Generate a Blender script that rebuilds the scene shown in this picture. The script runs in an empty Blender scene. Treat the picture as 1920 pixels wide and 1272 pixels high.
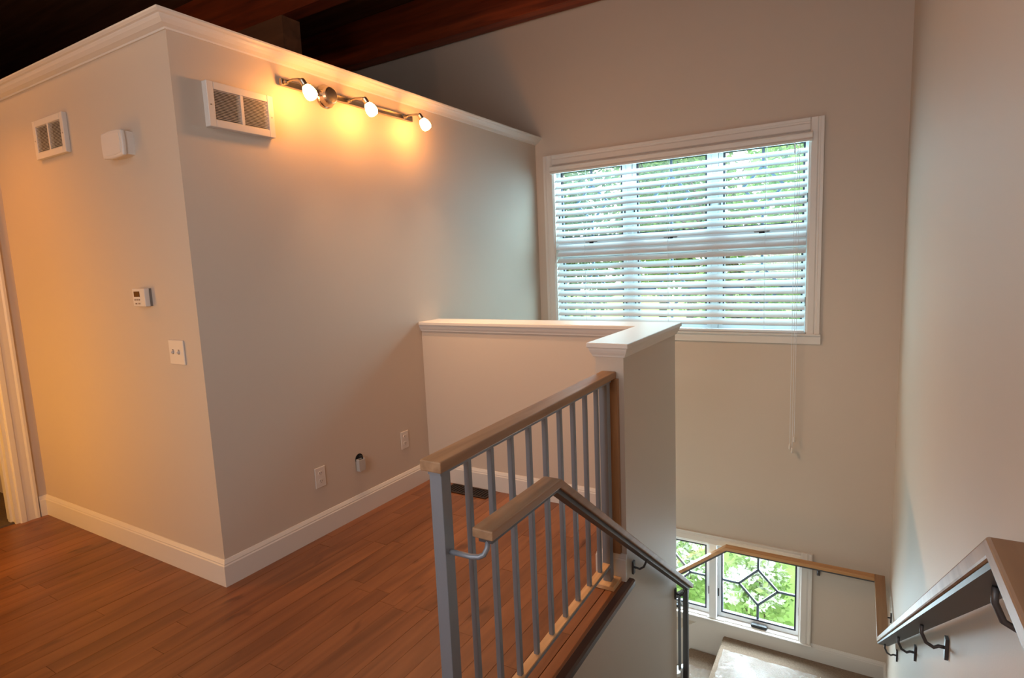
import bpy, bmesh, math, random
from mathutils import Vector, Matrix
random.seed(7)
S = bpy.context.scene
COL = S.collection

# ------------------------------------------------------------------ camera
CP = Vector((2.4832, -1.4714, 1.4226))
PITCH, ROLL, YAW, FPX = -0.1283, -0.0423, 0.5427, 1092.93
cam = bpy.data.cameras.new('camera'); camo = bpy.data.objects.new('camera', cam); COL.objects.link(camo)
fwd = Vector((-math.sin(YAW)*math.cos(PITCH), math.cos(YAW)*math.cos(PITCH), math.sin(PITCH)))
rgt = Vector((math.cos(YAW), math.sin(YAW), 0)); up = rgt.cross(fwd)
r2 = math.cos(ROLL)*rgt + math.sin(ROLL)*up; u2 = -math.sin(ROLL)*rgt + math.cos(ROLL)*up
m = Matrix((r2, u2, -fwd)).transposed().to_4x4(); m.translation = CP
camo.matrix_world = m
cam.sensor_width = 36; cam.lens = FPX/1920*36; cam.clip_start = 0.02; cam.clip_end = 300
S.camera = camo

# ------------------------------------------------------------------ world, daylight, exposure
# strength and colour of every light, the added ones too
LGT = {
    'world': (3.8, (0.86, 0.96, 1.0)),
    'back': (21, (1.0, 0.96, 0.96)),
    'high': (15, (1.0, 0.96, 0.94)),
    'upper': (90, (0.46, 0.85, 1.0)),
    'lower': (148, (0.70, 0.86, 1.0)),
    'glow': (145, (1.0, 0.38, 0.08)),
    'track': (50, (1.0, 0.61, 0.34)),
    'hall': (64, (1.0, 0.34, 0.03)),
    'column': (10.4, (1.0, 0.44, 0.02)),
    'ceiling_fill': (14, (1.0, 0.50, 0.18)),
}
#OVERRIDE
W = bpy.data.worlds.new('World'); S.world = W; W.use_nodes = True
bg = W.node_tree.nodes['Background']
bg.inputs[0].default_value = LGT['world'][1] + (1,); bg.inputs[1].default_value = LGT['world'][0]
vs = S.view_settings
vs.view_transform = 'Standard'; vs.look = 'None'; vs.gamma = 1.0; vs.exposure = 0.0
vs.use_curve_mapping = False
S.cycles.use_denoising = True
S.cycles.max_bounces = 10; S.cycles.diffuse_bounces = 5; S.cycles.transparent_max_bounces = 16
S.cycles.sample_clamp_indirect = 6.0

def area(name, loc, rot, sx, sy, watts, col):
    l = bpy.data.lights.new(name, 'AREA'); l.shape = 'RECTANGLE'; l.size = sx; l.size_y = sy
    l.energy = watts; l.color = col
    o = bpy.data.objects.new(name, l); o.location = loc; o.rotation_euler = rot; COL.objects.link(o); return o
# daylight in the window of the back wall, behind the photographer
area('daylight_back_window', (1.2, -2.67, 1.5), (math.radians(90), 0, 0), 0.9, 1.1, *LGT['back'])
area('daylight_clerestory', (1.95, -2.67, 2.95), (math.radians(80), 0, 0), 1.1, 0.3, *LGT['high'])
# daylight in the stair windows (just outside the panes, skylight falling in)
area('daylight_upper_stair_window', (1.16, 3.46, 1.55), (math.radians(-68), 0, 0), 2.0, 1.4, *LGT['upper'])
area('daylight_lower_stair_window', (1.16, 3.46, -1.23), (math.radians(-68), 0, 0), 2.0, 0.6, *LGT['lower'])

# ------------------------------------------------------------------ materials
def lin(c):
    return tuple(((v/12.92) if v <= .04045 else ((v+.055)/1.055)**2.4) for v in (x/255 for x in c)) + (1,)
MATS = {}
def mat(name, col, rough=0.6, metal=0.0, bump=0.0, bscale=60, vary=0.0, vscale=3, spec=0.5):
    if name in MATS: return MATS[name]
    M = bpy.data.materials.new(name); M.use_nodes = True; nt = M.node_tree
    b = nt.nodes['Principled BSDF']; c = lin(col)
    b.inputs['Base Color'].default_value = c; b.inputs['Roughness'].default_value = rough
    b.inputs['Metallic'].default_value = metal; b.inputs['Specular IOR Level'].default_value = spec
    tc = nt.nodes.new('ShaderNodeTexCoord')
    if vary:
        n = nt.nodes.new('ShaderNodeTexNoise'); n.inputs['Scale'].default_value = vscale; n.inputs['Detail'].default_value = 4
        nt.links.new(tc.outputs['Object'], n.inputs['Vector'])
        mx = nt.nodes.new('ShaderNodeMix'); mx.data_type = 'RGBA'
        mx.inputs['A'].default_value = tuple(v*(1-vary) for v in c[:3])+(1,)
        mx.inputs['B'].default_value = tuple(min(1, v*(1+vary)) for v in c[:3])+(1,)
        nt.links.new(n.outputs['Fac'], mx.inputs['Factor']); nt.links.new(mx.outputs['Result'], b.inputs['Base Color'])
    if bump:
        n = nt.nodes.new('ShaderNodeTexNoise'); n.inputs['Scale'].default_value = bscale; n.inputs['Detail'].default_value = 3
        nt.links.new(tc.outputs['Object'], n.inputs['Vector'])
        bp = nt.nodes.new('ShaderNodeBump'); bp.inputs['Strength'].default_value = bump; bp.inputs['Distance'].default_value = 0.004
        nt.links.new(n.outputs['Fac'], bp.inputs['Height']); nt.links.new(bp.outputs['Normal'], b.inputs['Normal'])
    MATS[name] = M; return M
def wood(name, dark, light, rough, stretch, scale=1.0, per_object=0.0, knots=False, coord='Object', spec=0.5):
    M = bpy.data.materials.new(name); M.use_nodes = True; nt = M.node_tree; N = nt.nodes; K = nt.links
    b = N['Principled BSDF']; b.inputs['Roughness'].default_value = rough; b.inputs['Specular IOR Level'].default_value = spec
    if coord == 'World':
        tc = N.new('ShaderNodeNewGeometry'); src = tc.outputs['Position']
    else:
        tc = N.new('ShaderNodeTexCoord'); src = tc.outputs['Object']
    mp = N.new('ShaderNodeMapping'); mp.inputs['Scale'].default_value = stretch; K.new(src, mp.inputs['Vector'])
    oi = N.new('ShaderNodeObjectInfo')
    mu = N.new('ShaderNodeMath'); mu.operation = 'MULTIPLY'; mu.inputs[1].default_value = 37.0; K.new(oi.outputs['Random'], mu.inputs[0])
    ad = N.new('ShaderNodeVectorMath'); ad.operation = 'ADD'; K.new(mp.outputs[0], ad.inputs[0]); K.new(mu.outputs[0], ad.inputs[1])
    n1 = N.new('ShaderNodeTexNoise'); n1.inputs['Scale'].default_value = scale; n1.inputs['Detail'].default_value = 6; n1.inputs['Distortion'].default_value = 0.6
    K.new(ad.outputs[0], n1.inputs['Vector'])
    rp = N.new('ShaderNodeValToRGB'); rp.color_ramp.elements[0].position = 0.3; rp.color_ramp.elements[1].position = 0.72
    rp.color_ramp.elements[0].color = lin(dark); rp.color_ramp.elements[1].color = lin(light)
    K.new(n1.outputs['Fac'], rp.inputs[0]); out = rp.outputs[0]
    if per_object:
        hs = N.new('ShaderNodeHueSaturation'); mr = N.new('ShaderNodeMapRange')
        mr.inputs['To Min'].default_value = 1-per_object; mr.inputs['To Max'].default_value = 1+per_object
        K.new(oi.outputs['Random'], mr.inputs['Value']); K.new(mr.outputs[0], hs.inputs['Value']); K.new(out, hs.inputs['Color']); out = hs.outputs[0]
    if knots:
        n2 = N.new('ShaderNodeTexNoise'); n2.inputs['Scale'].default_value = 3.4; n2.inputs['Detail'].default_value = 2
        mp2 = N.new('ShaderNodeMapping'); mp2.inputs['Scale'].default_value = (3.2, 1.2, 1); K.new(src, mp2.inputs['Vector']); K.new(mp2.outputs[0], n2.inputs['Vector'])
        r2_ = N.new('ShaderNodeValToRGB'); r2_.color_ramp.elements[0].position = 0.64; r2_.color_ramp.elements[1].position = 0.76
        r2_.color_ramp.elements[0].color = (1, 1, 1, 1); r2_.color_ramp.elements[1].color = (0.42, 0.36, 0.32, 1)
        K.new(n2.outputs['Fac'], r2_.inputs[0])
        mm = N.new('ShaderNodeMix'); mm.data_type = 'RGBA'; mm.blend_type = 'MULTIPLY'; mm.inputs['Factor'].default_value = 1
        K.new(out, mm.inputs['A']); K.new(r2_.outputs[0], mm.inputs['B']); out = mm.outputs['Result']
    K.new(out, b.inputs['Base Color'])
    bp = N.new('ShaderNodeBump'); bp.inputs['Strength'].default_value = 0.12; bp.inputs['Distance'].default_value = 0.002
    K.new(n1.outputs['Fac'], bp.inputs['Height']); K.new(bp.outputs['Normal'], b.inputs['Normal'])
    return M
def emis(name, col, strength):
    M = bpy.data.materials.new(name); M.use_nodes = True; nt = M.node_tree; b = nt.nodes['Principled BSDF']
    b.inputs['Base Color'].default_value = (1, .95, .85, 1)
    b.inputs['Emission Color'].default_value = col; b.inputs['Emission Strength'].default_value = strength
    return M
def glass(name, tint):
    M = bpy.data.materials.new(name); M.use_nodes = True; nt = M.node_tree
    for n in list(nt.nodes): nt.nodes.remove(n)
    o = nt.nodes.new('ShaderNodeOutputMaterial'); t = nt.nodes.new('ShaderNodeBsdfTransparent'); g = nt.nodes.new('ShaderNodeBsdfGlossy')
    t.inputs[0].default_value = tint; g.inputs['Roughness'].default_value = 0.02
    mx = nt.nodes.new('ShaderNodeMixShader'); mx.inputs[0].default_value = 0.05
    nt.links.new(t.outputs[0], mx.inputs[1]); nt.links.new(g.outputs[0], mx.inputs[2]); nt.links.new(mx.outputs[0], o.inputs[0])
    return M
def leafmat(name, c1, c2, transl=0.45):
    M = bpy.data.materials.new(name); M.use_nodes = True; nt = M.node_tree; N = nt.nodes; K = nt.links
    b = N['Principled BSDF']; b.inputs['Roughness'].default_value = 0.55
    g = N.new('ShaderNodeNewGeometry'); rp = N.new('ShaderNodeValToRGB')
    rp.color_ramp.elements[0].color = lin(c1); rp.color_ramp.elements[1].color = lin(c2)
    K.new(g.outputs['Random Per Island'], rp.inputs[0]); K.new(rp.outputs[0], b.inputs['Base Color'])
    t = N.new('ShaderNodeBsdfTranslucent'); K.new(rp.outputs[0], t.inputs[0])
    mx = N.new('ShaderNodeMixShader'); mx.inputs[0].default_value = transl
    K.new(b.outputs[0], mx.inputs[1]); K.new(t.outputs[0], mx.inputs[2]); K.new(mx.outputs[0], N['Material Output'].inputs[0])
    return M
PAINT = mat('greige_paint', (196, 182, 168), 0.62, bump=0.05, bscale=180, vary=0.02, vscale=2)
WHITE = mat('white_trim_paint', (212, 206, 200), 0.38)
PLATE = mat('white_plastic', (212, 203, 195), 0.4)
SLATM = mat('white_blind', (218, 221, 226), 0.45)
VINYL = mat('white_window_vinyl', (232, 236, 240), 0.4)
BLACK = mat('black_plastic', (18, 18, 20), 0.45)
GASK = mat('dark_gasket', (46, 48, 62), 0.5)
CAME = mat('grey_lead', (98, 112, 128), 0.45, 0.3)
STEEL = mat('brushed_grey_steel', (132, 138, 148), 0.5, 0.4, vary=0.06, vscale=8)
DSTEEL = mat('dark_grey_steel', (88, 86, 88), 0.5, 0.6, vary=0.1, vscale=10)
NICKEL = mat('brushed_nickel', (176, 166, 152), 0.28, 1.0)
CARPET = mat('grey_beige_carpet', (132, 114, 98), 0.95, bump=1.0, bscale=120, vary=0.42, vscale=85, spec=0.1)
DCARPET = mat('dark_carpet', (96, 84, 74), 0.95, bump=1.0, bscale=200, vary=0.3, vscale=90, spec=0.1)
OAK = wood('light_oak_along_y', (136, 104, 78), (168, 134, 103), 0.5, (30, 2.0, 30), 1.0, spec=0.3)
OAKX = wood('light_oak_along_x', (168, 120, 74), (206, 158, 106), 0.36, (2.0, 30, 30), 1.0)
OAKL = wood('pale_oak_along_y', (196, 154, 112), (226, 188, 144), 0.45, (30, 2.0, 30), 1.0)
OAKZ = wood('light_oak_along_z', (140, 100, 66), (172, 128, 88), 0.4, (30, 30, 2.0), 1.0)
FLOORW = wood('brown_maple_floor', (104, 62, 36), (138, 88, 54), 0.34, (14, 1.3, 14), 1.2, per_object=0.13, knots=True, coord='World')
NOSEW = wood('brown_maple_nosing', (58, 34, 24), (84, 50, 34), 0.34, (14, 1.3, 14), 1.2, coord='World')
BEAMW = wood('red_brown_beam', (96, 36, 14), (150, 64, 26), 0.55, (1.2, 16, 16), 1.0, coord='World')
CEILW = wood('dark_ceiling_boards', (84, 52, 32), (116, 76, 48), 0.7, (1.0, 12, 12), 1.0, coord='World')
GLASS = glass('clear_pane', (0.96, 0.985, 0.97, 1))
BULB = emis('lit_frosted_glass', LGT['glow'][1] + (1,), LGT['glow'][0])
HALL = emis('lit_hall_bulb', LGT['hall'][1] + (1,), LGT['hall'][0]*.05)
LCD = mat('brown_lcd', (92, 48, 22), 0.3)
HOLE = mat('black_hole', (10, 8, 12), 0.9)

# ------------------------------------------------------------------ mesh helpers
class MB:
    def __init__(s): s.v = []; s.f = []
    def poly(s, vs, fs):
        o = len(s.v); s.v += [tuple(x) for x in vs]; s.f += [tuple(i+o for i in f) for f in fs]; return s
    def box(s, a, b):
        (x0, y0, z0), (x1, y1, z1) = a, b
        x0, x1 = min(x0, x1), max(x0, x1); y0, y1 = min(y0, y1), max(y0, y1); z0, z1 = min(z0, z1), max(z0, z1)
        return s.poly([(x0,y0,z0),(x1,y0,z0),(x1,y1,z0),(x0,y1,z0),(x0,y0,z1),(x1,y0,z1),(x1,y1,z1),(x0,y1,z1)],
                      [(0,3,2,1),(4,5,6,7),(0,1,5,4),(1,2,6,5),(2,3,7,6),(3,0,4,7)])
    def prism(s, pts, axis, a, b):
        """2-D polygon extruded along an axis; pts are the other two coordinates in order."""
        n = len(pts)
        def mk(p, t): return {'x': (t, p[0], p[1]), 'y': (p[0], t, p[1]), 'z': (p[0], p[1], t)}[axis]
        vs = [mk(p, a) for p in pts] + [mk(p, b) for p in pts]
        return s.poly(vs, [tuple(range(n))[::-1], tuple(range(n, 2*n))] + [(i, (i+1) % n, n+(i+1) % n, n+i) for i in range(n)])
    def tube(s, pts, r, seg=10):
        pts = [Vector(p) for p in pts]; rings = []; ref = None
        for i, p in enumerate(pts):
            d = (pts[min(i+1, len(pts)-1)] - pts[max(i-1, 0)]).normalized()
            if ref is None:
                ref = d.cross(Vector((0, 0, 1)))
                if ref.length < 1e-3: ref = d.cross(Vector((1, 0, 0)))
            ref = (ref - d*ref.dot(d)).normalized(); q = d.cross(ref)
            rr = r[i] if isinstance(r, (list, tuple)) else r
            rings.append([p + ref*math.cos(2*math.pi*k/seg)*rr + q*math.sin(2*math.pi*k/seg)*rr for k in range(seg)])
        vs = [v for g in rings for v in g]; fs = []
        for i in range(len(rings)-1):
            for k in range(seg):
                fs.append((i*seg+k, i*seg+(k+1) % seg, (i+1)*seg+(k+1) % seg, (i+1)*seg+k))
        fs += [tuple(range(seg))[::-1], tuple((len(rings)-1)*seg+k for k in range(seg))]
        return s.poly(vs, fs)
    def lathe(s, prof, o, d, seg=20):
        """prof: (distance along d, radius)."""
        d = Vector(d).normalized(); o = Vector(o)
        ref = d.cross(Vector((0, 0, 1)))
        if ref.length < 1e-3: ref = d.cross(Vector((1, 0, 0)))
        ref.normalize(); q = d.cross(ref); vs = []; fs = []
        for t, r in prof:
            vs += [o + d*t + ref*math.cos(2*math.pi*k/seg)*r + q*math.sin(2*math.pi*k/seg)*r for k in range(seg)]
        for i in range(len(prof)-1):
            for k in range(seg): fs.append((i*seg+k, i*seg+(k+1) % seg, (i+1)*seg+(k+1) % seg, (i+1)*seg+k))
        fs += [tuple(range(seg))[::-1], tuple((len(prof)-1)*seg+k for k in range(seg))]
        return s.poly(vs, fs)
    def build(s, name, M, parent=None, bevel=0.0, smooth=False, seg=1):
        me = bpy.data.meshes.new(name); me.from_pydata(s.v, [], s.f)
        bm = bmesh.new(); bm.from_mesh(me); bmesh.ops.recalc_face_normals(bm, faces=bm.faces)
        if bevel:
            bmesh.ops.bevel(bm, geom=[e for e in bm.edges if len(e.link_faces) == 2 and e.calc_face_angle(0) > 0.5], offset=bevel, segments=seg, affect='EDGES', profile=0.5)
        bm.to_mesh(me); bm.free()
        if smooth:
            for p in me.polygons: p.use_smooth = True
        me.materials.append(M)
        o = bpy.data.objects.new(name, me); COL.objects.link(o)
        if parent is not None: o.parent = parent
        return o
def rebase(o, loc):
    """move an object's origin (mesh coordinates were written in world space)"""
    o.data.transform(Matrix.Translation(-Vector(loc))); o.location = loc; return o
def tag(o, label, cat, group=None):
    o['label'] = label; o['category'] = cat
    if group: o['group'] = group
    return o
def struct(o): o['kind'] = 'structure'; return o
def empty(name, loc=(0, 0, 0)):
    o = bpy.data.objects.new(name, None); o.location = loc; o.empty_display_size = 0.1; COL.objects.link(o); return o
def thing(name, loc, label, cat, group=None): return tag(empty(name, loc), label, cat, group)
def part(mb, name, M, parent, **k):
    """mesh written in world coordinates, parented to a thing"""
    o = mb.build(name, M, None, **k); p = Vector((0, 0, 0)); q = parent
    while q is not None: p += q.location; q = q.parent
    o.data.transform(Matrix.Translation(-p)); o.parent = parent
    return o
def spart(mb, name, M, parent, **k):
    o = mb.build(name, M, None, **k); o.parent = parent
    return o
def bx(a, b): return MB().box(a, b)

# ------------------------------------------------------------------ dimensions (metres; upper floor at z = 0)
XL, XR, YW = -1.823, 2.715, 3.176          # door wall, stair right wall, window wall
YH, YE = 1.497, 0.858                      # half wall front face, its free end
XA, XB, YF = 1.497, 1.625, 1.655           # half wall return: two faces, back end
HH, HB = 1.071, 0.126
ZL = -1.68                                 # stair landing
ZC = 3.85                                  # ceiling
T = 0.015

# ------------------------------------------------------------------ the shell
fl = struct(empty('floor'))
spart(bx((-9, -2.8, -.3), (XA, 0, -.022)).box((XA, -2.8, -.3), (XR, .059, -.022)).box((-9, 0, -.3), (XA, YH-.001, -.022)), 'subfloor', NOSEW, fl)
spart(bx((-1.9, -2.8, -.022), (XB+.02, -1.75, 0)).box((XB+.02, -2.8, -.022), (XR, .06, 0)), 'plain_boards', FLOORW, fl)
unit = bx((-.5, -.5, -1), (.5, .5, 0)); pm = None
rowx = -1.84; PWID = 0.083
while rowx < XB - 0.06:
    wd = min(PWID, 1.565 - rowx) if rowx < 1.565 else 0
    if wd < 0.02: break
    y = -1.75 - random.random()*0.9
    while y < YH:
        ln = random.uniform(0.55, 1.45); y0, y1 = max(y, -1.75), min(y+ln, YH); y += ln
        if rowx + wd <= 0.0 and y0 >= 0: continue
        if rowx + wd < 0.01: y1 = min(y1, 0.02)
        if y1 - y0 < 0.03: continue
        if pm is None:
            o = unit.build('plank', FLOORW, fl); pm = o
            bm = bmesh.new(); bm.from_mesh(o.data)
            bmesh.ops.bevel(bm, geom=[e for e in bm.edges if all(v.co.z > -.01 for v in e.verts)], offset=0.006, segments=1, affect='EDGES'); bm.to_mesh(o.data); bm.free()
        else:
            o = pm.copy(); COL.objects.link(o); o.parent = fl
        o.scale = (wd-.0012, y1-y0-.0015, 0.02)
        o.location = (rowx+wd/2, (y0+y1)/2, random.uniform(-.0006, 0))
    rowx += PWID
# border board and rounded dark nosing along the stair opening
spart(bx((1.5655, -1.75, -.02), (1.6158, YE+.02, 0)), 'border_board', FLOORW, fl, bevel=.001)
nos = MB().prism([(1.616, -.001), (1.645, -.001), (1.652, -.008), (1.652, -.03), (1.645, -.036), (1.616, -.036)], 'y', .06, YE+.03)
spart(nos, 'nosing', NOSEW, fl)
spart(MB().prism([(.02, -.001), (.085, -.001), (.092, -.02), (.085, -.036), (.02, -.036)], 'x', 1.652, XR), 'stair_top_nosing', NOSEW, fl)

def wall(name, *boxes):
    m_ = MB()
    for a, b in boxes: m_.box(a, b)
    return struct(m_.build(name, PAINT))
# partition block with the lamp: its two faces and its flat top
wall('wall_left', ((-9, 0, 0), (-.12, .12, 2.47)))
wall('wall_partition', ((-.12, 0, 0), (0, YW, 2.47)), ((-.12, YH+.12, -3.4), (0, YW, 0)))
struct(bx((-9, .12, 2.40), (-.12, YW, 2.47)).build('ceiling_partition_top', CEILW))
# door wall, with opening
DJ = -.152                                  # near jamb of the doorway
wall('wall_door', ((XL-.12, DJ, 0), (XL, 0, 2.6)), ((XL-.12, DJ-.86, 2.08), (XL, DJ, 2.6)), ((XL-.12, -2.8, 0), (XL, DJ-.86, 2.6)))
struct(bx((-5, -2.7, -.002), (XL-.02, 0, .008)).build('floor_bedroom_carpet', DCARPET))
wall('wall_bedroom', ((-5.1, -2.7, 0), (-5, 0, 2.6)))
# window wall with its two openings
W1 = (.165, 2.150, .835, 2.245); W2 = (.165, 2.150, -1.555, -.905)
wall('wall_window', ((-9, YW, -3.4), (W1[0], YW+.16, 4.2)), ((W1[1], YW, -3.4), (XR+.15, YW+.16, 4.2)),
     ((W1[0], YW, W1[3]), (W1[1], YW+.16, 4.2)), ((W1[0], YW, W2[3]), (W1[1], YW+.16, W1[2])), ((W1[0], YW, -3.4), (W1[1], YW+.16, W2[2])))
wall('wall_right', ((XR, -2.8, -3.4), (XR+.15, YW, 4.2)))
wall('wall_back', ((-9, -2.8, -.3), (.75, -2.7, 4.2)), ((.75, -2.8, -.3), (1.65, -2.7, .95)), ((.75, -2.8, 2.05), (1.65, -2.7, 2.8)), ((1.65, -2.8, -.3), (XR, -2.7, 2.8)),
     ((.75, -2.8, 2.8), (1.4, -2.7, 4.2)), ((2.5, -2.8, 2.8), (XR, -2.7, 4.2)), ((1.4, -2.8, 3.1), (2.5, -2.7, 4.2)))
wall('wall_far_left', ((-9.1, -2.8, 0), (-9, YW, 4.2)))
# half walls and the stair walls under them
wall('wall_half', ((0, YH, 0), (XA, YF, HH-.03)), ((XA, YE, -.022), (XB, YF, HH-.03)))
wall('wall_stair_left', ((XA, .06, -3.4), (XB, YF, -.3)), ((XA, .06, -.3), (XB, YF, -.022)), ((0, YH, -3.4), (XA, YF, -.0)))
wall('wall_under_floor', ((XB, -.06, -3.4), (XR, .06, -.3)))
struct(bx((-9, -2.8, ZC), (XR+.15, YW+.16, ZC+.1)).build('ceiling', CEILW))
struct(bx((-.5, -.1, -3.5), (XR, YW, -3.4)).build('floor_lower', CARPET))

# ceiling beams
for y, lab in ((3.005, 'reddish brown wooden beam along the top of the window wall'), (1.85, 'dark reddish beam above the partition, second from the window wall')):
    b = bx((-9, y, 3.456), (XR, y+.148, ZC)).build('ceiling_beam', BEAMW, bevel=.006)
    tag(rebase(b, (-3, y+.07, 3.456)), lab, 'beam', 'ceiling beams')
ch = bx((-2.6, 1.60, 2.47), (-1.22, 1.76, 3.30)).build('boxed_chase', CEILW)
tag(rebase(ch, (-1.9, 1.68, 2.47)), 'boxed chase in shadow behind the crown moulding, under the dark beams', 'chase')

# ------------------------------------------------------------------ mouldings swept along wall lines
def sweep(path, prof, closed=False):
    """path: plan points, wall on the left; prof: (offset to the right, z). Returns one MB per segment, mitred."""
    n = len(path); P = [Vector(p) for p in path]; res = []
    def nrm(a, b): d = (b-a).normalized(); return Vector((d.y, -d.x))
    mit = []
    for i in range(n):
        if closed: a, b = nrm(P[i-1], P[i]), nrm(P[i], P[(i+1) % n])
        else: a = nrm(P[max(i-1, 0)], P[max(i-1, 0)+1]); b = nrm(P[min(i, n-2)], P[min(i, n-2)+1])
        s_ = a+b; mit.append(s_/(s_.dot(a)))
    for i in range(n if closed else n-1):
        j = (i+1) % n; k = len(prof); mb = MB()
        vs = [(P[i].x+mit[i].x*o, P[i].y+mit[i].y*o, z) for o, z in prof] + [(P[j].x+mit[j].x*o, P[j].y+mit[j].y*o, z) for o, z in prof]
        mb.poly(vs, [tuple(range(k)), tuple(range(k, 2*k))[::-1]] + [(q, k+q, k+(q+1) % k, (q+1) % k) for q in range(k)])
        res.append(mb)
    return res
BB = [(0, 0), (T, 0), (T, .098), (T-.003, .104), (T-.003, .109), (T-.005, .113), (.007, .120), (.004, HB), (0, HB)]
bpath = [(XL, DJ+.105), (XL, 0), (0, 0), (0, YH), (XA, YH), (XA, YE), (XB, YE)]
for mb, nm in zip(sweep(bpath, BB), ('baseboard_door_side', 'baseboard_left', 'baseboard_partition', 'baseboard_half', 'baseboard_half_return', 'baseboard_half_end')):
    struct(mb.build(nm, WHITE))
# landing skirting
LB = [(o, z*1.05+ZL) for o, z in BB]
for mb, nm in zip(sweep([(1.60, YW), (XR, YW), (XR, 2.2)], LB), ('baseboard_window', 'baseboard_right')): struct(mb.build(nm, WHITE))
sk = MB().prism([(1.60, ZL+.132), (1.47, ZL+.132), (.1, ZL-.93), (.1, ZL-1.25), (1.60, ZL-.25)], 'y', YW-.014, YW)
struct(sk.build('trim_stair_skirt', WHITE))
# crown
CR = [(0, 2.437), (.006, 2.437), (.008, 2.444), (.014, 2.446), (.030, 2.452), (.044, 2.464), (.050, 2.472), (.052, 2.476), (.060, 2.479), (.068, 2.486), (.069, 2.493), (-.12, 2.493), (-.12, 2.470), (0, 2.470)]
crown = struct(empty('trim_1')); crown['label'] = 'white crown moulding along the top of the partition'
for mb, nm in zip(sweep([(-9, 0), (0, 0), (0, YW)], CR), ('crown_length', 'crown_length')): spart(mb, nm, WHITE, crown)
# cap on the half wall
cap = struct(empty('trim_2')); o_ = .030
capo = [(0, YH-o_), (XA-o_, YH-o_), (XA-o_, YE-o_), (XB+o_, YE-o_), (XB+o_, YF+o_), (0, YF+o_)]
spart(MB().prism(capo, 'z', HH-.022, HH), 'cap_board', WHITE, cap, bevel=.004, seg=2)
CV = [(0, HH-.062), (.008, HH-.062), (.010, HH-.054), (.016, HH-.044), (.021, HH-.032), (.023, HH-.022), (0, HH-.022)]
for mb in sweep([(0, YH), (XA, YH), (XA, YE), (XB, YE), (XB, YF), (0, YF)], CV): spart(mb, 'cove_moulding', WHITE, cap)

# ------------------------------------------------------------------ door casing on the left
dr = struct(empty('door_1', (XL, DJ, 0)))
cas = [(0, 0), (.016, 0), (.020, .006), (.020, .03), (.016, .036), (.014, .05), (.013, .075), (.018, .085), (.018, .098), (0, .098)]
part(MB().prism([(XL+a, DJ+b) for a, b in cas], 'z', 0, 2.17), 'side_casing', WHITE, dr)
part(MB().prism([(XL+a, DJ-.86-b) for a, b in cas], 'z', 0, 2.17), 'side_casing', WHITE, dr)
part(MB().prism([(XL+a, 2.08+b) for a, b in cas], 'y', DJ-.955, DJ+.095), 'head_casing', WHITE, dr)
part(bx((XL-.125, DJ-.018, 0), (XL+.002, DJ+.0, 2.08)).box((XL-.075, DJ-.03, 0), (XL-.04, DJ-.018, 2.08)), 'jamb', WHITE, dr)

# ------------------------------------------------------------------ windows
def came(mb, a, b, y, w=.009, d=.006):
    a, b = Vector(a), Vector(b); t = (b-a).normalized(); n = Vector((-t.y, t.x))*w
    pts = [a+n, b+n, b-n, a-n]; mb.prism([(p.x, p.y) for p in pts], 'y', y-d, y+d)
def sash(par, x0, x1, z0, z1, y, lock):
    """glass x0..x1, z0..z1 ; frame around it; five leaded panes"""
    fw, fy0, fy1 = .036, y-.022, y+.02
    s = empty('sash', (x0, y, z0)); s.parent = par; s.location = Vector((x0, y, z0)) - par.location
    part(bx((x0-fw, fy0, z0-fw), (x0-.004, fy1, z1+fw)).box((x1+.004, fy0, z0-fw), (x1+fw, fy1, z1+fw)).box((x0-.004, fy0, z0-fw), (x1+.004, fy1, z0-.004)).box((x0-.004, fy0, z1+.004), (x1+.004, fy1, z1+fw)), 'sash_frame', VINYL, s)
    g = .009
    part(bx((x0-.004, fy0+.003, z0-.004), (x0+g, y+.012, z1+.004)).box((x1-g, fy0+.003, z0-.004), (x1+.004, y+.012, z1+.004)).box((x0+g, fy0+.003, z0-.004), (x1-g, y+.012, z0+g)).box((x0+g, fy0+.003, z1-g), (x1-g, y+.012, z1+.004)), 'gasket', GASK, s)
    cx, cz = (x0+x1)/2, (z0+z1)/2; a, b = .145, .150
    Tp, Rp, Bp, Lp = (cx, cz+b), (cx+a, cz), (cx, cz-b), (cx-a, cz)
    mt, mr, mbt, ml = (cx, z1), (x1, cz), (cx, z0), (x0, cz)
    cm = MB()
    for p, q in ((Tp, Rp), (Rp, Bp), (Bp, Lp), (Lp, Tp), (Tp, mt), (Rp, mr), (Bp, mbt), (Lp, ml)): came(cm, p, q, y)
    part(cm, 'lead_came', CAME, s)
    for pl in ([Tp, Rp, Bp, Lp], [(x0, z1), mt, Tp, Lp, ml], [mt, (x1, z1), mr, Rp, Tp], [mr, (x1, z0), mbt, Bp, Rp], [mbt, (x0, z0), ml, Lp, Bp]):
        part(MB().prism(pl, 'y', y-.002, y+.002), 'pane', GLASS, s)
    for zz in (z0+.17, z0+.10):
        pass
    h = MB()
    for xx in (x0-.024, x1+.024): h.box((xx-.004, fy0-.008, cz-.14), (xx+.004, fy0, cz-.075))
    part(h, 'hinge_clip', BLACK, s)
    if lock: part(bx((cx-.055, fy0-.022, z0-.046), (cx+.055, fy0, z0-.034)).box((cx-.02, fy0-.016, z0-.058), (cx+.02, fy0, z0-.046)), 'lock_handle', BLACK, s, bevel=.003)
    return s
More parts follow.
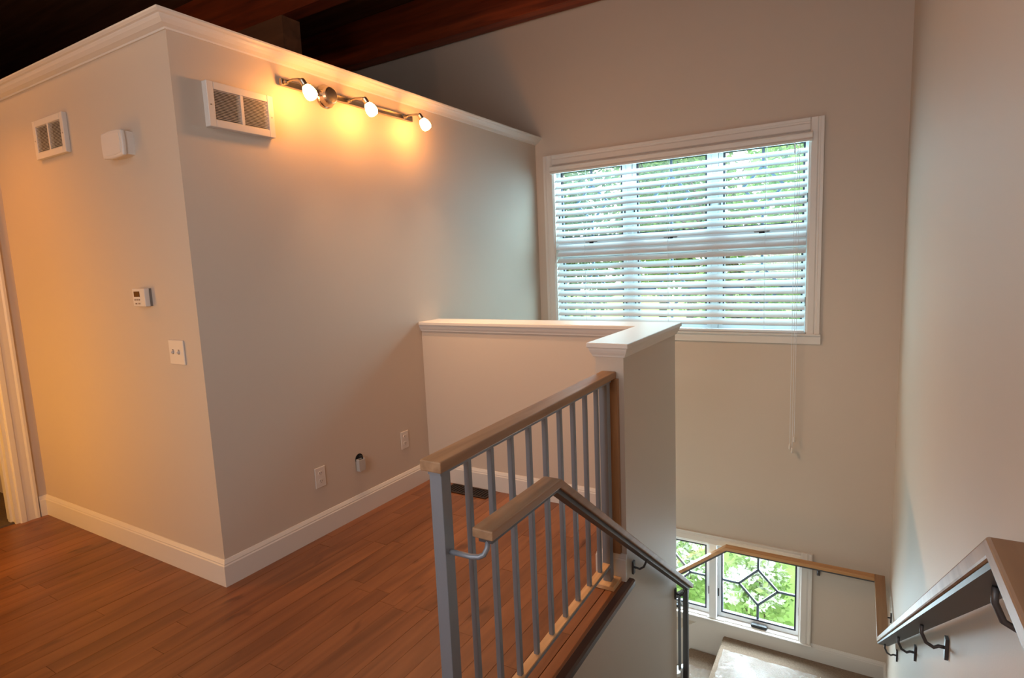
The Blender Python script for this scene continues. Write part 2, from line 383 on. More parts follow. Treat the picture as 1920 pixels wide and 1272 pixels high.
def casing(par, X0, X1, Z0, Z1, w):
    """picture-frame casing outside the opening"""
    pr = [(0, 0), (.012, 0), (.018, .008), (.018, .045), (.014, .052), (.014, .06), (.020, .066), (.020, w), (0, w)]
    pts = lambda f: f
    part(MB().prism([(X0-b, YW-a) for a, b in pr], 'z', Z0-.0, Z1+w), 'side_casing', WHITE, par)
    part(MB().prism([(X1+b, YW-a) for a, b in pr], 'z', Z0-.0, Z1+w), 'side_casing', WHITE, par)
    part(MB().prism([(YW-a, Z1+b) for a, b in pr], 'x', X0, X1), 'head_casing', WHITE, par)
    part(MB().prism([(YW, Z0), (YW-.03, Z0), (YW-.034, Z0-.006), (YW-.03, Z0-.014), (YW-.016, Z0-.02), (YW-.016, Z0-w+.012), (YW, Z0-w+.012)], 'x', X0-w-.008, X1+w+.008), 'sill', WHITE, par)
    mb = MB()   # reveal boards lining the opening
    mb.box((X0, YW-.002, Z0), (X0+.008, YW+.15, Z1)).box((X1-.008, YW-.002, Z0), (X1, YW+.15, Z1)).box((X0, YW-.002, Z1-.008), (X1, YW+.15, Z1)).box((X0, YW-.002, Z0), (X1, YW+.15, Z0+.008))
    part(mb, 'reveal', WHITE, par)
YG = YW+.096
UX = ((.204, .757), (.886, 1.437), (1.563, 2.112))
w1 = struct(empty('window_1', (1.16, YW, W1[2]))); casing(w1, *W1, .085)
for i, (a, b) in enumerate(UX):
    sash(w1, a, b, 1.625, 2.192, YG, True)
    sash(w1, a, b, .885, 1.452, YG, False)
part(bx((.80, YG-.03, W1[2]), (.845, YG+.04, W1[3])).box((1.477, YG-.03, W1[2]), (1.524, YG+.04, W1[3])).box((W1[0], YG-.035, 1.488), (W1[1], YG+.04, 1.589)), 'mullion', VINYL, w1)
w2 = struct(empty('window_2', (1.16, YW, W2[2]))); casing(w2, *W2, .078)
for i, (a, b) in enumerate(UX):
    sash(w2, a+.004, b+.006, -1.508, -.952, YG-.03, False)
part(bx((.80, YG-.07, W2[2]), (.845, YG+.01, W2[3])).box((1.480, YW-.012, W2[2]), (1.535, YG+.01, W2[3])), 'mullion', VINYL, w2)
part(MB().box((1.80, YW+.0, -1.548), (1.92, YW+.04, -1.522)), 'crank', BLACK, w2, bevel=.008, seg=2)
part(MB().box((1.12, YW+.0, -1.548), (1.24, YW+.04, -1.522)), 'crank', BLACK, w2, bevel=.008, seg=2)

# ------------------------------------------------------------------ venetian blind
bl = thing('venetian_blind', (1.16, YW, W1[3]), 'white wide-slat venetian blind, half open, covering the upper window', 'blind')
vp = [(YW-.020, 2.236), (YW-.034, 2.236), (YW-.040, 2.228), (YW-.036, 2.218), (YW-.034, 2.196), (YW-.040, 2.184), (YW-.036, 2.172), (YW-.020, 2.172)]
part(MB().prism(vp, 'x', .150, 2.166), 'valance', WHITE, bl)
part(bx((.18, YW-.018, 2.19), (2.135, YW+.035, 2.235)), 'headrail', SLATM, bl)
TH, SW, PITCHZ = math.radians(41), .0635, .0573
def slatprof(th):
    n = 6; up_ = []; lo = []
    for i in range(n+1):
        u = (i/n-.5)*SW; h = .0035*(1-(2*i/n-1)**2)
        up_.append((u, h+.0014)); lo.append((u, h-.0014))
    c, s = math.cos(th), math.sin(th)
    return [(u*c-h*s, u*s+h*c) for u, h in up_+lo[::-1]]
zz = 2.119; first = None; k = 0; lastz = zz
while zz > .885:
    if first is None:
        first = MB().prism(slatprof(TH), 'x', -.978, .978).build('slat', SLATM, bl, smooth=False); o = first
    else:
        o = first.copy(); COL.objects.link(o); o.parent = bl
    o.location = Vector((1.158, YW+.012, zz)) - bl.location
    o.rotation_euler = (random.uniform(-.012, .012), random.uniform(-.0012, .0012), 0)
    lastz = zz; zz -= PITCHZ
part(bx((.18, YW-.012, W1[2]+.004), (2.136, YW+.038, W1[2]+.024)), 'bottom_rail', SLATM, bl, bevel=.004)
for x in (.45, 1.16, 1.87):
    part(MB().tube([(x, YW-.016, 2.19), (x, YW-.016, W1[2]+.02)], .0012, 5).tube([(x, YW+.040, 2.19), (x, YW+.040, W1[2]+.02)], .0012, 5), 'ladder_cord', SLATM, bl)
part(MB().tube([(2.055, YW-.024, 2.18), (2.055, YW-.024, 2.10)], .004, 6), 'tilt_hook', SLATM, bl)
for x, y, zt in ((2.062, YW-.044, .02), (2.090, YW-.046, .08), (2.078, YW-.050, -.005)):
    c = part(MB().tube([(x, y+.002, 2.16), (x, y, zt)], .0016, 5), 'lift_cord', SLATM, bl)
    part(MB().lathe([(0, .003), (-.006, .007), (-.040, .009), (-.044, .006)], (x, y, zt), (0, 0, 1), 10), 'tassel', PLATE, c, smooth=True)

# ------------------------------------------------------------------ wall fittings
def grille(name, label, P, wdt, hgt, dep, n):
    """P(u, d, z): u along the wall, d out of it"""
    o = thing(name, P(wdt/2, 0, 0), label, 'air vent', 'return air grilles')
    def B(a, b): return bx(tuple(P(*a)), tuple(P(*b)))
    fw = .032
    def frame(m_, a, b): m_.box(tuple(P(*a)), tuple(P(*b)))
    m_ = MB(); frame(m_, (0, 0, 0), (fw, dep, hgt)); frame(m_, (wdt-fw, 0, 0), (wdt, dep, hgt)); frame(m_, (fw, 0, 0), (wdt-fw, dep, fw)); frame(m_, (fw, 0, hgt-fw), (wdt-fw, dep, hgt))
    part(m_, 'frame', PLATE, o, bevel=.002)
    part(B((wdt/2-.007, 0, fw), (wdt/2+.007, dep*.95, hgt-fw)), 'centre_bar', PLATE, o)
    part(B((fw, .001, fw), (wdt-fw, .003, hgt-fw)), 'backing', mat('duct_brown', (96, 80, 70), .7), o)
    pitch = (hgt-2*fw)/n
    for u0, u1 in ((fw, wdt/2-.007), (wdt/2+.007, wdt-fw)):
        f0 = None
        for i in range(n):
            z = fw+(i+.1)*pitch
            q = [P(u0, dep*.90, z), P(u1, dep*.90, z), P(u1, dep*.42, z+pitch*.98), P(u0, dep*.42, z+pitch*.98)]
            q2 = [v+Vector((0, 0, .0016)) for v in q]
            part(MB().poly(q+q2, [(0,1,2,3),(7,6,5,4),(0,4,5,1),(1,5,6,2),(2,6,7,3),(3,7,4,0)]), 'louvre', PLATE, o)
    for u in (.014, wdt-.014): part(MB().lathe([(0, .004), (.002, .003)], P(u, dep-.0005, hgt*.48), P(0, 1, 0)-P(0, 0, 0), 8), 'screw', NICKEL, o)
    return o
grille('return_air_grille', 'white louvred air vent on the lamp wall, left of the track light', lambda u, d, z: Vector((d, .131+u, 2.072+z)), .335, .193, .034, 19)
grille('return_air_grille', 'white louvred air vent on the orange-lit wall left of the chime box', lambda u, d, z: Vector((-1.262+u, -d, 2.068+z)), .335, .193, .022, 19)

def rbox(a, b, r, seg=3): return None
dc = thing('door_chime', (-.425, 0, 1.97), 'white rounded door chime box high on the left wall', 'chime')
def rounded(x0, x1, z0, z1, r, bulge=.006):
    pts = []
    for cx, cz, a0 in ((x1-r, z1-r, 0), (x0+r, z1-r, 90), (x0+r, z0+r, 180), (x1-r, z0+r, 270)):
        for i in range(5):
            a = math.radians(a0+i*22.5); pts.append((cx+r*math.cos(a), cz+r*math.sin(a)))
    return pts
def bowed(x0, x1, z0, z1, e):
    pts = []; n = 8
    for i in range(n): t = i/n; pts.append((x0+(x1-x0)*t, z0-e*4*t*(1-t)))
    for i in range(n): t = i/n; pts.append((x1+e*4*t*(1-t), z0+(z1-z0)*t))
    for i in range(n): t = i/n; pts.append((x1-(x1-x0)*t, z1+e*4*t*(1-t)))
    for i in range(n): t = i/n; pts.append((x0-e*4*t*(1-t), z1-(z1-z0)*t))
    return pts
part(MB().prism(bowed(-.503, -.343, 1.980, 2.080, .006), 'y', -.036, 0), 'base', PLATE, dc)
part(MB().prism(bowed(-.510, -.337, 1.974, 2.084, .006), 'y', -.056, -.036), 'cover', PLATE, dc, bevel=.007, seg=3)
part(MB().prism(bowed(-.496, -.351, 1.986, 2.072, .005), 'y', -.058, -.054), 'face_panel', PLATE, dc, bevel=.001)

th = thing('thermostat', (-.40, 0, 1.30), 'small white thermostat with a dark display above the light switch', 'thermostat')
part(bx((-.452, -.008, 1.298), (-.346, 0, 1.380)), 'back_plate', mat('grey_plastic', (120, 110, 104), .5), th)
part(bx((-.456, -.031, 1.297), (-.349, -.008, 1.381)), 'body', PLATE, th, bevel=.003, seg=2)
part(bx((-.440, -.0325, 1.343), (-.392, -.031, 1.368)), 'display', LCD, th)
for i in range(3): part(bx((-.440+i*.018, -.0335, 1.326), (-.430+i*.018, -.031, 1.332)), 'button', mat('button_grey', (150, 128, 116), .5), th)
for i in range(2): part(bx((-.434+i*.026, -.0335, 1.308), (-.422+i*.026, -.031, 1.315)), 'button', MATS['button_grey'], th)

sw = thing('light_switch', (-.185, 0, 1.03), 'white double light switch plate near the wall corner', 'light switch')
part(bx((-.245, -.007, 1.030), (-.126, 0, 1.143)), 'plate', PLATE, sw, bevel=.003, seg=2)
for x in (-.212, -.166):
    part(bx((x-.005, -.008, 1.078), (x+.005, -.0065, 1.100)), 'slot', mat('slot_shadow', (120, 100, 88), .6), sw)
    part(MB().prism([(-.007, 1.082), (-.018, 1.083), (-.018, 1.089), (-.007, 1.097)], 'x', x-.004, x+.004), 'toggle', PLATE, sw)
def outlet(y0, z0, label):
    o = thing('wall_outlet', (0, y0+.035, z0), label, 'outlet', 'wall outlets')
    part(bx((0, y0, z0), (.006, y0+.069, z0+.112)), 'plate', PLATE, o, bevel=.0025, seg=2)
    for z in (z0+.034, z0+.078):
        r = part(MB().prism([(y0+.0345+.016*math.cos(a), z+.0135*max(-.9, min(.9, 1.15*math.sin(a)))) for a in [i*math.pi/10 for i in range(20)]], 'x', .005, .0085), 'socket', PLATE, o)
        part(bx((.0085, y0+.028, z-.002), (.0089, y0+.030, z+.007)).box((.0085, y0+.039, z-.002), (.0089, y0+.041, z+.006)).box((.0085, y0+.033, z-.009), (.0089, y0+.036, z-.006)), 'slots', HOLE, r)
outlet(.542, .267, 'white wall outlet nearer the room corner, left of the open cable box')
outlet(1.226, .279, 'white wall outlet nearer the half wall, right of the open cable box')
cb = thing('cable_box', (0, .862, .27), 'open cable hole with a grey box cover hanging loose below it', 'cable box')
part(MB().lathe([(0, .030), (.0015, .030)], (0, .866, .335), (1, 0, 0), 16), 'hole', HOLE, cb)
part(bx((.004, .836, .268), (.008, .884, .338)).box((.008, .836, .268), (.030, .841, .338)).box((.008, .879, .268), (.030, .884, .338)).box((.008, .841, .268), (.030, .879, .272)).box((.026, .841, .272), (.030, .879, .334)), 'cover', mat('grey_box', (176, 170, 164), .5), cb, bevel=.0012)
part(MB().tube([(.002, .860, .338), (.012, .864, .352), (.018, .872, .350), (.016, .876, .335)], .0045, 8), 'cable_end', BLACK, cb, smooth=True)

# ------------------------------------------------------------------ track light
tl = thing('track_light', (0, .82, 2.34), 'brushed nickel three-head track light glowing on the partition wall', 'track light')
part(bx((.016, .525, 2.332), (.034, 1.50, 2.338)).box((.016, .525, 2.360), (.034, 1.50, 2.366)).box((.016, .531, 2.338), (.022, 1.494, 2.360)).box((.016, .525, 2.338), (.034, .531, 2.360)).box((.016, 1.494, 2.338), (.034, 1.50, 2.360)), 'bar', NICKEL, tl, bevel=.0015)
for y in (.66, .985, 1.30): part(bx((0, y-.012, 2.342), (.016, y+.012, 2.356)), 'stand_off', NICKEL, tl)
part(MB().lathe([(0, .060), (.012, .060), (.018, .055), (.026, .052), (.040, .048), (.052, .042), (.056, .036), (.058, .010)], (0, .822, 2.344), (1, 0, 0), 32), 'canopy', NICKEL, tl, smooth=False)
for by, bz in ((.578, 2.285), (.992, 2.287), (1.452, 2.289)):
    ym = by - .035
    hd = empty('lamp_head', (.034, ym, 2.348)); hd.location = Vector((.034, ym, 2.348)) - tl.location; hd.parent = tl
    part(MB().lathe([(0, .012), (.018, .012), (.022, .008)], (.034, ym, 2.348), (1, 0, 0), 14), 'clip', NICKEL, hd)
    ax = Vector((.35, .35, -.87)).normalized(); c = Vector((.165, by+.0, bz)); top = c - ax*.034
    part(MB().tube([(.052, ym, 2.348), (.085, ym+.006, 2.352), (.118, by-.022, 2.350), top-ax*.03], .006, 10), 'arm', NICKEL, hd, smooth=True)
    part(MB().lathe([(-.036, .010), (-.030, .014), (-.006, .015), (.0, .018)], top, ax, 16), 'socket_cap', NICKEL, hd)
    part(MB().lathe([(.0, .016), (.008, .022), (.022, .028), (.040, .031), (.056, .029), (.066, .022), (.070, .010)], top, ax, 18), 'shade', BULB, hd, smooth=True)
    tp = bpy.data.lights.new('track_head_light', 'SPOT'); tp.energy, tp.color = LGT['track']; tp.spot_size = math.radians(112); tp.spot_blend = 1.0; tp.shadow_soft_size = .03
    to = bpy.data.objects.new('track_head_light', tp); to.location = top + ax*.078; COL.objects.link(to)
    to.rotation_euler = Vector((.48, .24, -.84)).to_track_quat('-Z', 'Y').to_euler()
# cone-shaded hall pendant (out of frame to the left); gives the orange light of the hall wall
HX, HY, HZ = -1.5, -.70, 2.75
hl = thing('pendant_lamp', (HX, HY, HZ), 'dark metal cone pendant lamp lighting the hall wall beside the doorway', 'lamp')
part(MB().lathe([(0, .13), (.10, .075), (.15, .03), (.17, .015), (.168, .010), (.148, .026), (.098, .071), (.0, .126)], (HX, HY, HZ), (0, 0, 1), 24), 'shade', DSTEEL, hl)
part(MB().lathe([(.02, .02), (.03, .034), (.055, .040), (.08, .034), (.11, .016), (.14, .014)], (HX, HY, HZ), (0, 0, 1), 16), 'bulb', HALL, hl, smooth=True)
part(MB().tube([(HX, HY, HZ+.165), (HX, HY, ZC-.03)], .006, 8).lathe([(0, .05), (.03, .05)], (HX, HY, ZC-.03), (0, 0, 1), 16), 'stem', NICKEL, hl)
sl = bpy.data.lights.new('hall_pendant_light', 'SPOT'); sl.energy, sl.color = LGT['hall']; sl.spot_size = math.radians(124); sl.spot_blend = .9; sl.shadow_soft_size = .05
so = bpy.data.objects.new('hall_pendant_light', sl); so.location = (HX, HY, HZ-.02); COL.objects.link(so)
ul = bpy.data.lights.new('added_ceiling_light', 'POINT'); ul.energy, ul.color = LGT['ceiling_fill']; ul.shadow_soft_size = .04  # point light added above the pendant shade to brighten the dark ceiling
uo = bpy.data.objects.new('added_ceiling_light', ul); uo.location = (HX, HY, HZ+.24); COL.objects.link(uo)
part(MB().lathe([(.20, .03), (.21, .05), (.24, .058), (.27, .05), (.285, .02)], (HX, HY, HZ), (0, 0, 1), 18), 'ceiling_fill_glass', glass('clear_fill_glass', (1, .97, .92, 1)), hl, smooth=True)  # glass globe around the added ceiling light

# unseen glowing column added to spread orange light evenly up the hall wall
cl = thing('added_hall_glow', (-1.45, -1.05, 0), 'tall glowing column added out of sight in the hall to light the wall orange', 'lamp')
part(MB().lathe([(0, .15), (.02, .15), (.026, .12), (.03, .02)], (-1.45, -1.05, 0), (0, 0, 1), 24), 'base', DSTEEL, cl)
part(MB().tube([(-1.45, -1.05, .03), (-1.45, -1.05, .16)], .01, 8), 'stem', DSTEEL, cl)
part(MB().lathe([(0, .09), (.01, .11), (1.33, .11), (1.34, .09)], (-1.45, -1.05, .12), (0, 0, 1), 24), 'shade', emis('orange_fill_glow', LGT['column'][1] + (1,), LGT['column'][0]), cl, smooth=True)

# ------------------------------------------------------------------ upper stair railing
rl = thing('stair_railing', (1.57, .24, 0), 'grey steel baluster railing with a light oak top rail on the upper floor', 'railing')
def rx(y): return 1.5775 - .0153*(y+.385)
def skewbox(m_, y0, y1, x0, x1, z0, z1):
    return m_.poly([(rx(y0)+x0, y0, z0), (rx(y0)+x1, y0, z0), (rx(y1)+x1, y1, z0), (rx(y1)+x0, y1, z0), (rx(y0)+x0, y0, z1), (rx(y0)+x1, y0, z1), (rx(y1)+x1, y1, z1), (rx(y1)+x0, y1, z1)],
                   [(0,3,2,1),(4,5,6,7),(0,1,5,4),(1,2,6,5),(2,3,7,6),(3,0,4,7)])
part(skewbox(MB(), -.390, YE, -.033, .033, .917, .947), 'top_rail', OAK, rl, bevel=.004, seg=2)
part(skewbox(MB(), -.375, YE-.03, -.020, .020, .905, .917), 'steel_channel', STEEL, rl)
def post(y, w, z0, z1, nm): return part(bx((rx(y)-w/2, y-w/2, z0), (rx(y)+w/2, y+w/2, z1)), nm, STEEL, rl, bevel=.0012)
pn = post(-.352, .038, 0, .906, 'newel_post')
post(.800, .036, .018, .906, 'newel_post')
for i in range(9): post(-.229+i*.1165, .0165, .100, .906, 'baluster')
part(skewbox(MB(), -.335, .79, -.017, .017, .086, .096), 'bottom_bar', STEEL, rl)
part(skewbox(MB(), -.333, .782, -.0155, .0155, .096, .103), 'bottom_wood_strip', OAKL, rl)
part(bx((rx(.8)-.045, .745, 0), (rx(.8)+.046, YE-.016, .020)), 'base_block', OAKL, rl, bevel=.002)
part(bx((rx(YE)-.020, YE-.022, .13), (rx(YE)+.044, YE-.0005, .917)), 'filler_strip', OAKZ, rl)

# ------------------------------------------------------------------ handrails
def offs(path, d):
    """offset a (y, z) polyline downwards-perpendicular by d with mitres"""
    P = [Vector(p) for p in path]; n = len(P); out = []
    def nr(a, b): t = (b-a).normalized(); return Vector((t.y, -t.x)) if t.x > 0 else Vector((-t.y, t.x))
    for i in range(n):
        a = nr(P[max(i-1, 0)], P[max(i-1, 0)+1]); b = nr(P[min(i, n-2)], P[min(i, n-2)+1]); s_ = a+b
        out.append(P[i] + s_/(s_.dot(a))*d)
    return out
def railpart(path, x0, x1, d0, d1, nm, M, par, axis='x', bevel=0):
    a = offs(path, d0); b = offs(path, d1); mb = MB()
    for i in range(len(path)-1):
        pass
    n = len(a)
    if axis == 'x': f = lambda p, t: (t, p.x, p.y)
    else: f = lambda p, t: (p.x, t, p.y)
    vs = [f(p, x0) for p in a]+[f(p, x0) for p in b]+[f(p, x1) for p in a]+[f(p, x1) for p in b]
    fs = []
    for i in range(n-1):
        fs += [(i, i+1, n+i+1, n+i), (2*n+i, 3*n+i, 3*n+i+1, 2*n+i+1), (i, 2*n+i, 2*n+i+1, i+1), (n+i, n+i+1, 3*n+i+1, 3*n+i)]
    fs += [(0, n, 3*n, 2*n), (n-1, 3*n-1, 4*n-1, 2*n-1)] if False else [(0, n, 3*n, 2*n), (n-1, 2*n-1+0, 4*n-1, 3*n-1)]
    return part(mb.poly(vs, fs), nm, M, par, bevel=bevel, seg=2)
def bracket(par, rail, wallp, nrm):
    """curved rod from under the rail to a small plate on the wall; nrm points out of the wall"""
    R_, Wp, nv = Vector(rail), Vector(wallp), Vector(nrm)
    b = part(MB().tube([R_, R_+Vector((0, 0, -.022)), R_.lerp(Wp+nv*.03, .35)+Vector((0, 0, -.030)), R_.lerp(Wp+nv*.02, .7)+Vector((0, 0, -.022)), Wp+nv*.022, Wp+nv*.004], .0048, 8), 'bracket', DSTEEL, par, smooth=True)
    part(MB().lathe([(0, .006), (.004, .006)], Wp+nv*.001, nv, 8).box(Wp+Vector((-.004 if abs(nv.x) > .5 else -.011, -.011 if abs(nv.x) > .5 else -.004, -.030))+nv*.005, Wp+Vector((.004 if abs(nv.x) > .5 else .011, .011 if abs(nv.x) > .5 else .004, .030))+nv*.005), 'wall_plate', DSTEEL, b)
    return b
h1 = thing('stair_handrail', (1.69, .06, .7), 'oak and dark steel handrail down the half wall side of the stairs', 'handrail')
LP = [(-.338, .768), (.055, .768), (1.668, -.412)]
railpart(LP, 1.657, 1.719, 0, .026, 'wood_rail', OAK, h1, bevel=.004)
railpart([(-.325, .768), (.055, .768), (1.64, -.392)], 1.668, 1.708, .026, .040, 'steel_bar', DSTEEL, h1)
bracket(h1, (1.69, .93, .095), (XB, .93, .030), (1, 0, 0))
bracket(h1, (1.69, 1.60, -.395), (XB, 1.62, -.470), (1, 0, 0))
br = part(MB().tube([(rx(-.35)+.018, -.35, .695), (1.655, -.345, .693), (1.676, -.340, .694), (1.688, -.335, .700), (1.692, -.325, .712), (1.692, -.318, .732)], .0072, 10), 'newel_bracket', STEEL, h1, smooth=True)

h2 = thing('stair_handrail', (2.65, 1, 0), 'oak and steel handrail on the right wall wrapping around the landing below', 'handrail')
X0, X1 = 2.622, 2.684
RP = [(-2.3, 1.070), (-.605, 1.070), (2.335, -.860), (3.126, -.860)]
railpart(RP, X0, X1, 0, .026, 'wood_rail', OAK, h2, bevel=.004)
railpart(RP[:3]+[(2.42, -.860)], X0+.005, X1-.005, .027, .036, 'steel_bar', DSTEEL, h2)
railpart([(2.42, -.860), (3.11, -.860)], X0+.005, X1-.005, .027, .036, 'steel_bar', DSTEEL, h2)
WP = [(X0+.001, -.860), (1.620, -.860), (.35, -1.862)]
railpart(WP, 3.064, 3.126, 0, .026, 'wood_rail', OAKX, h2, axis='y', bevel=.004)
railpart([(X0, -.860), (1.620, -.860), (.37, -1.846)], 3.075, 3.115, .026, .040, 'steel_bar', DSTEEL, h2, axis='y')
def zr(y): return 1.070-.6565*(y+.605)
for y in (-.50, .36, 1.16, 2.10):
    bracket(h2, (2.653, y, zr(y)-.045), (XR, y+.01, zr(y)-.10), (-1, 0, 0))
bracket(h2, (2.653, 2.75, -.900), (XR, 2.75, -.955), (-1, 0, 0))
bracket(h2, (2.27, 3.095, -.900), (2.27, YW, -.955), (0, -1, 0))
bracket(h2, (1.0, 3.095, -1.385), (1.0, YW, -1.44), (0, -1, 0))

# guard rail of the lower flight
gr = thing('lower_stair_railing', (1.64, 1.76, ZL), 'dark steel post and balusters of the lower railing beside the half wall end', 'railing')
part(bx((1.640, 1.732, -7*.18667), (1.668, 1.760, -.492)), 'newel_post', DSTEEL, gr, bevel=.001)
zs = lambda x: -.515-(1.66-x)*.72
for i, x in enumerate((1.617, 1.50, 1.385, 1.27)):
    part(bx((x-.007, 1.739, zs(x)-.482), (x+.007, 1.753, zs(x)-.01)), 'baluster', DSTEEL, gr)
part(MB().prism([(1.66, -.500), (1.20, zs(1.2)+.015), (1.20, zs(1.2)-.012), (1.66, -.527)], 'y', 1.728, 1.764), 'top_rail', DSTEEL, gr)

cw = struct(empty('wall_stringer', (1.3, 1.746, -1.3)))
part(MB().prism([(1.632, zs(1.632)-.50), (.70, zs(.70)-.50), (.70, -2.9), (1.632, -2.9)], 'y', 1.705, 1.787), 'curb', PAINT, cw)
part(MB().prism([(1.634, zs(1.634)-.478), (.70, zs(.70)-.478), (.70, zs(.70)-.50), (1.634, zs(1.634)-.50)], 'y', 1.697, 1.795), 'curb_cap', WHITE, cw)
# ------------------------------------------------------------------ stairs and landing
st = thing('carpeted_stairs', (2.15, 1.2, ZL), 'grey-beige carpeted stairs and landing below the leaded window', 'stairs')
YL = 2.20; rise = -ZL/9; run = (YL-.06)/8.3
def step(a, b, nm='step'): return part(bx(a, b), nm, CARPET, st, bevel=.018, seg=3)
for i in range(1, 9):
    y0 = .06+(i-1)*run; step((XB+.001, y0, -i*rise-.35), (XR-.001, y0+run+.05, -i*rise))
step((1.592, YL-.18, ZL-.19), (XR-.001, YW-.001, ZL), 'landing')
for i in range(1, 7):
    x1 = 1.61-(i-1)*.262; step((x1-.262-.03, 1.80, ZL-i*rise-.3), (x1, YW-.016, ZL-i*rise))

# clear protective film on the carpet
FILM = bpy.data.materials.new('clear_plastic_film'); FILM.use_nodes = True; nt = FILM.node_tree
pb = nt.nodes['Principled BSDF']; gl = nt.nodes.new('ShaderNodeBsdfGlossy'); gl.inputs['Roughness'].default_value = .12; gl.inputs[0].default_value = (.95, .97, 1, 1)
tr = nt.nodes.new('ShaderNodeBsdfTransparent'); 
mxs = nt.nodes.new('ShaderNodeMixShader'); fn = nt.nodes.new('ShaderNodeTexNoise'); fn.inputs['Scale'].default_value = 34; fn.inputs['Detail'].default_value = 4; fb = nt.nodes.new('ShaderNodeBump'); fb.inputs['Strength'].default_value = 1.0; fb.inputs['Distance'].default_value = .01
nt.links.new(fn.outputs['Fac'], fb.inputs['Height']); nt.links.new(fb.outputs['Normal'], gl.inputs['Normal'])
mxs.inputs[0].default_value = .075; nt.links.new(tr.outputs[0], mxs.inputs[1]); nt.links.new(gl.outputs[0], mxs.inputs[2]); nt.links.new(mxs.outputs[0], nt.nodes['Material Output'].inputs[0])
def film(x0, x1, y0, y1, z, label, seed):
    rnd = random.Random(seed); nx, ny = 26, 26; vs = []; fs = []
    ph = [(rnd.uniform(8, 40), rnd.uniform(8, 40), rnd.uniform(0, 6)) for _ in range(6)]
    for i in range(nx+1):
        for j in range(ny+1):
            x, y = x0+(x1-x0)*i/nx, y0+(y1-y0)*j/ny
            h = sum(math.sin(a*x+b*y+c) for a, b, c in ph)/6
            vs.append((x, y, z+.009+.008*max(-1, h)))
    for i in range(nx):
        for j in range(ny): k = i*(ny+1)+j; fs.append((k, k+ny+1, k+ny+2, k+1))
    o = MB().poly(vs, fs).build('plastic_film', FILM, smooth=True)
    tag(rebase(o, ((x0+x1)/2, (y0+y1)/2, z)), label, 'plastic film', 'protective films on the stair carpet')
film(1.63, 2.62, 2.10, 2.98, ZL, 'shiny clear plastic film on the landing carpet below the leaded window', 1)
film(1.36, 1.585, 1.83, 2.93, ZL-rise, 'shiny clear plastic film on the first step below the landing', 2)

# ------------------------------------------------------------------ floor register
fr = thing('floor_register', (.36, 1.40, 0), 'dark bronze floor register beside the half wall baseboard', 'floor vent')
BRZ = mat('dark_bronze', (52, 36, 26), .4, .6)
x0, x1, y0, y1 = .215, .545, 1.345, 1.470
part(bx((x0, y0, 0), (x1, y0+.014, .006)).box((x0, y1-.014, 0), (x1, y1, .006)).box((x0, y0+.014, 0), (x0+.016, y1-.014, .006)).box((x1-.016, y0+.014, 0), (x1, y1-.014, .006)), 'frame', BRZ, fr, bevel=.001)
part(bx((x0+.016, y0+.014, 0), (x1-.016, y1-.014, .0015)), 'opening', HOLE, fr)
for i in range(14):
    xx = x0+.026+i*.0213
    part(bx((xx-.003, y0+.014, .001), (xx+.003, y1-.014, .005)), 'louvre', BRZ, fr)

# ------------------------------------------------------------------ outdoors
GZ = -2.35
LEAF = leafmat('mid_green_leaves', (86, 116, 62), (166, 190, 116)); LEAF2 = leafmat('light_green_leaves', (100, 140, 66), (176, 206, 120)); LEAF3 = leafmat('blue_green_leaves', (92, 120, 92), (166, 186, 146))
LEAF4 = leafmat('pale_green_shrub_leaves', (130, 166, 92), (206, 226, 156))
PETAL = leafmat('white_petals', (236, 238, 232), (255, 255, 252), .3)
BARK = mat('grey_bark', (104, 88, 74), .9, bump=.8, bscale=20, vary=.25, vscale=12)
GRASS = mat('lawn_green', (150, 186, 96), .9, bump=.6, bscale=40, vary=.3, vscale=3)
struct(bx((-40, YW+.17, GZ-.3), (45, 60, GZ)).build('ground_lawn', GRASS))
def cloud(n, c, r, size, seed, jitter=1.0):
    rnd = random.Random(seed); mb = MB(); c = Vector(c)
    for _ in range(n):
        while True:
            p = Vector((rnd.uniform(-1, 1), rnd.uniform(-1, 1), rnd.uniform(-1, 1)))
            if p.length <= 1 and p.length > rnd.random()*.75: break
        p = Vector((p.x*r[0], p.y*r[1], p.z*r[2])) + c
        d = Vector((rnd.gauss(0, 1), rnd.gauss(0, 1), rnd.gauss(0, .6))).normalized(); e = d.cross(Vector((rnd.gauss(0, 1), rnd.gauss(0, 1), rnd.gauss(0, 1)))).normalized()
        s_ = size*rnd.uniform(.6, 1.3)
        mb.v += [tuple(p), tuple(p+d*s_*.5+e*s_*.28), tuple(p+d*s_), tuple(p+d*s_*.5-e*s_*.28)]; k = len(mb.v); mb.f.append((k-4, k-3, k-2, k-1))
    return mb
def leaves(mb, nm, M, par):
    me = bpy.data.meshes.new(nm); me.from_pydata(mb.v, [], mb.f); me.materials.append(M)
    o = bpy.data.objects.new(nm, me); COL.objects.link(o); me.transform(Matrix.Translation(-par.location)); o.parent = par; o['kind'] = 'stuff'; return o
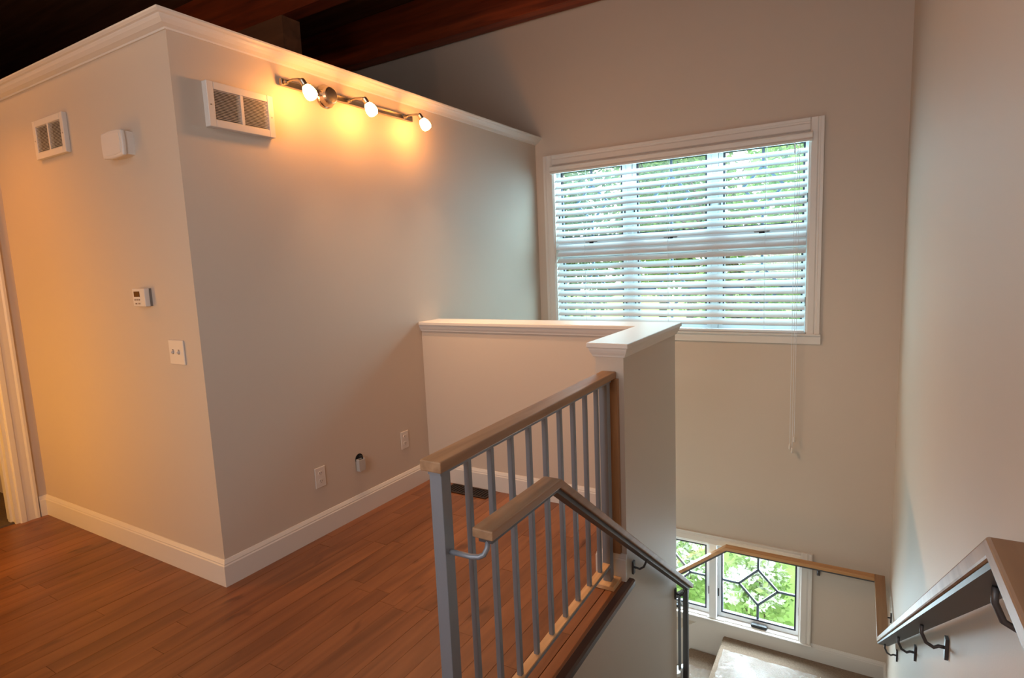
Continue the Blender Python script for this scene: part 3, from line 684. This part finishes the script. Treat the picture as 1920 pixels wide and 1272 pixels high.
def tree(x, y, h, r, M, n, size, label, seed):
    t = thing('leafy_tree', (x, y, GZ), label, 'tree', 'trees outside the upper window')
    part(MB().tube([(x, y, GZ), (x+.1, y, GZ+h*.35), (x-.05, y+.1, GZ+h*.7)], [.16, .12, .05], 9), 'trunk', BARK, t, smooth=True)
    rnd = random.Random(seed)
    b = MB()
    for k in range(7):
        a = rnd.uniform(0, 6.28); b.tube([(x, y, GZ+h*rnd.uniform(.3, .55)), (x+math.cos(a)*r*.4, y+math.sin(a)*r*.4, GZ+h*.6), (x+math.cos(a)*r*.8, y+math.sin(a)*r*.8, GZ+h*rnd.uniform(.65, .85))], [.05, .035, .012], 6)
    part(b, 'branches', BARK, t)
    mb = MB()
    for k in range(9):
        a = rnd.uniform(0, 6.28); rr = r*rnd.uniform(.2, .75)
        c = cloud(n//9, (x+math.cos(a)*rr, y+math.sin(a)*rr, GZ+h*rnd.uniform(.38, .86)), (r*.55, r*.55, h*.2), size, seed*31+k); mb.poly(c.v, c.f)
    leaves(mb, 'foliage', M, t)
tree(-2.75, 9.0, 6.6, 1.5, LEAF3, 11000, .13, 'bluish green leafy tree behind the left panes of the upper window', 3)
tree(.85, 9.0, 6.4, 1.45, LEAF2, 7500, .13, 'bright green leafy tree behind the right panes of the upper window', 5)
tree(-1.3, 13.6, 8.4, 1.9, LEAF, 6500, .17, 'mid green tree farther back behind the middle panes of the upper window', 7)
tree(-6.0, 13.4, 8.4, 1.9, LEAF2, 5000, .17, 'light green tree farther back at the left edge of the upper window', 6)
tree(3.2, 14.0, 8.4, 1.9, LEAF, 4500, .17, 'mid green tree farther back at the right edge of the upper window', 8)
tree(-3.6, 19.0, 10.5, 2.4, LEAF2, 6000, .22, 'tall light green tree farthest away behind the left half of the window', 9)
tree(1.6, 19.0, 10.5, 2.4, LEAF3, 6000, .22, 'tall bluish green tree farthest away behind the right half of the window', 10)
def shrub(x, y, r, h, n, M, label, seed, flowers=0):
    t = thing('flowering_shrub' if flowers else 'green_shrub', (x, y, GZ), label, 'shrub', 'shrubs outside the stair windows')
    rnd = random.Random(seed); b = MB()
    for k in range(8):
        a = rnd.uniform(0, 6.28); b.tube([(x+.05*math.cos(a), y+.05*math.sin(a), GZ), (x+r*.5*math.cos(a), y+r*.5*math.sin(a), GZ+h*.75)], [.012, .005], 5)
    part(b, 'stems', BARK, t)
    leaves(cloud(n, (x, y, GZ+h*.55), (r, r, h*.5), .085, seed), 'foliage', M, t)
    for k in range(flowers):
        a, q = rnd.gauss(-1.57, 1.1), rnd.uniform(.15, 1.0)
        c = (x+r*q*math.cos(a), y+r*q*math.sin(a), GZ+h*.55+h*.5*math.sqrt(max(0, 1-q*q))*rnd.uniform(.1, 1.05))
        leaves(cloud(90, c, (.095, .095, .07), .050, seed*100+k), 'flower_head', PETAL, t)
shrub(.90, 4.52, .33, .82, 1000, LEAF4, 'pale green shrub with white flower heads left of the lower window mullion', 11, 24)
shrub(1.66, 4.40, .33, .80, 1000, LEAF4, 'pale green shrub with white flower heads in the lower window centre', 12, 28)
shrub(2.46, 4.52, .33, .80, 1000, LEAF4, 'pale green shrub with white flower heads at the right of the lower window', 13, 26)
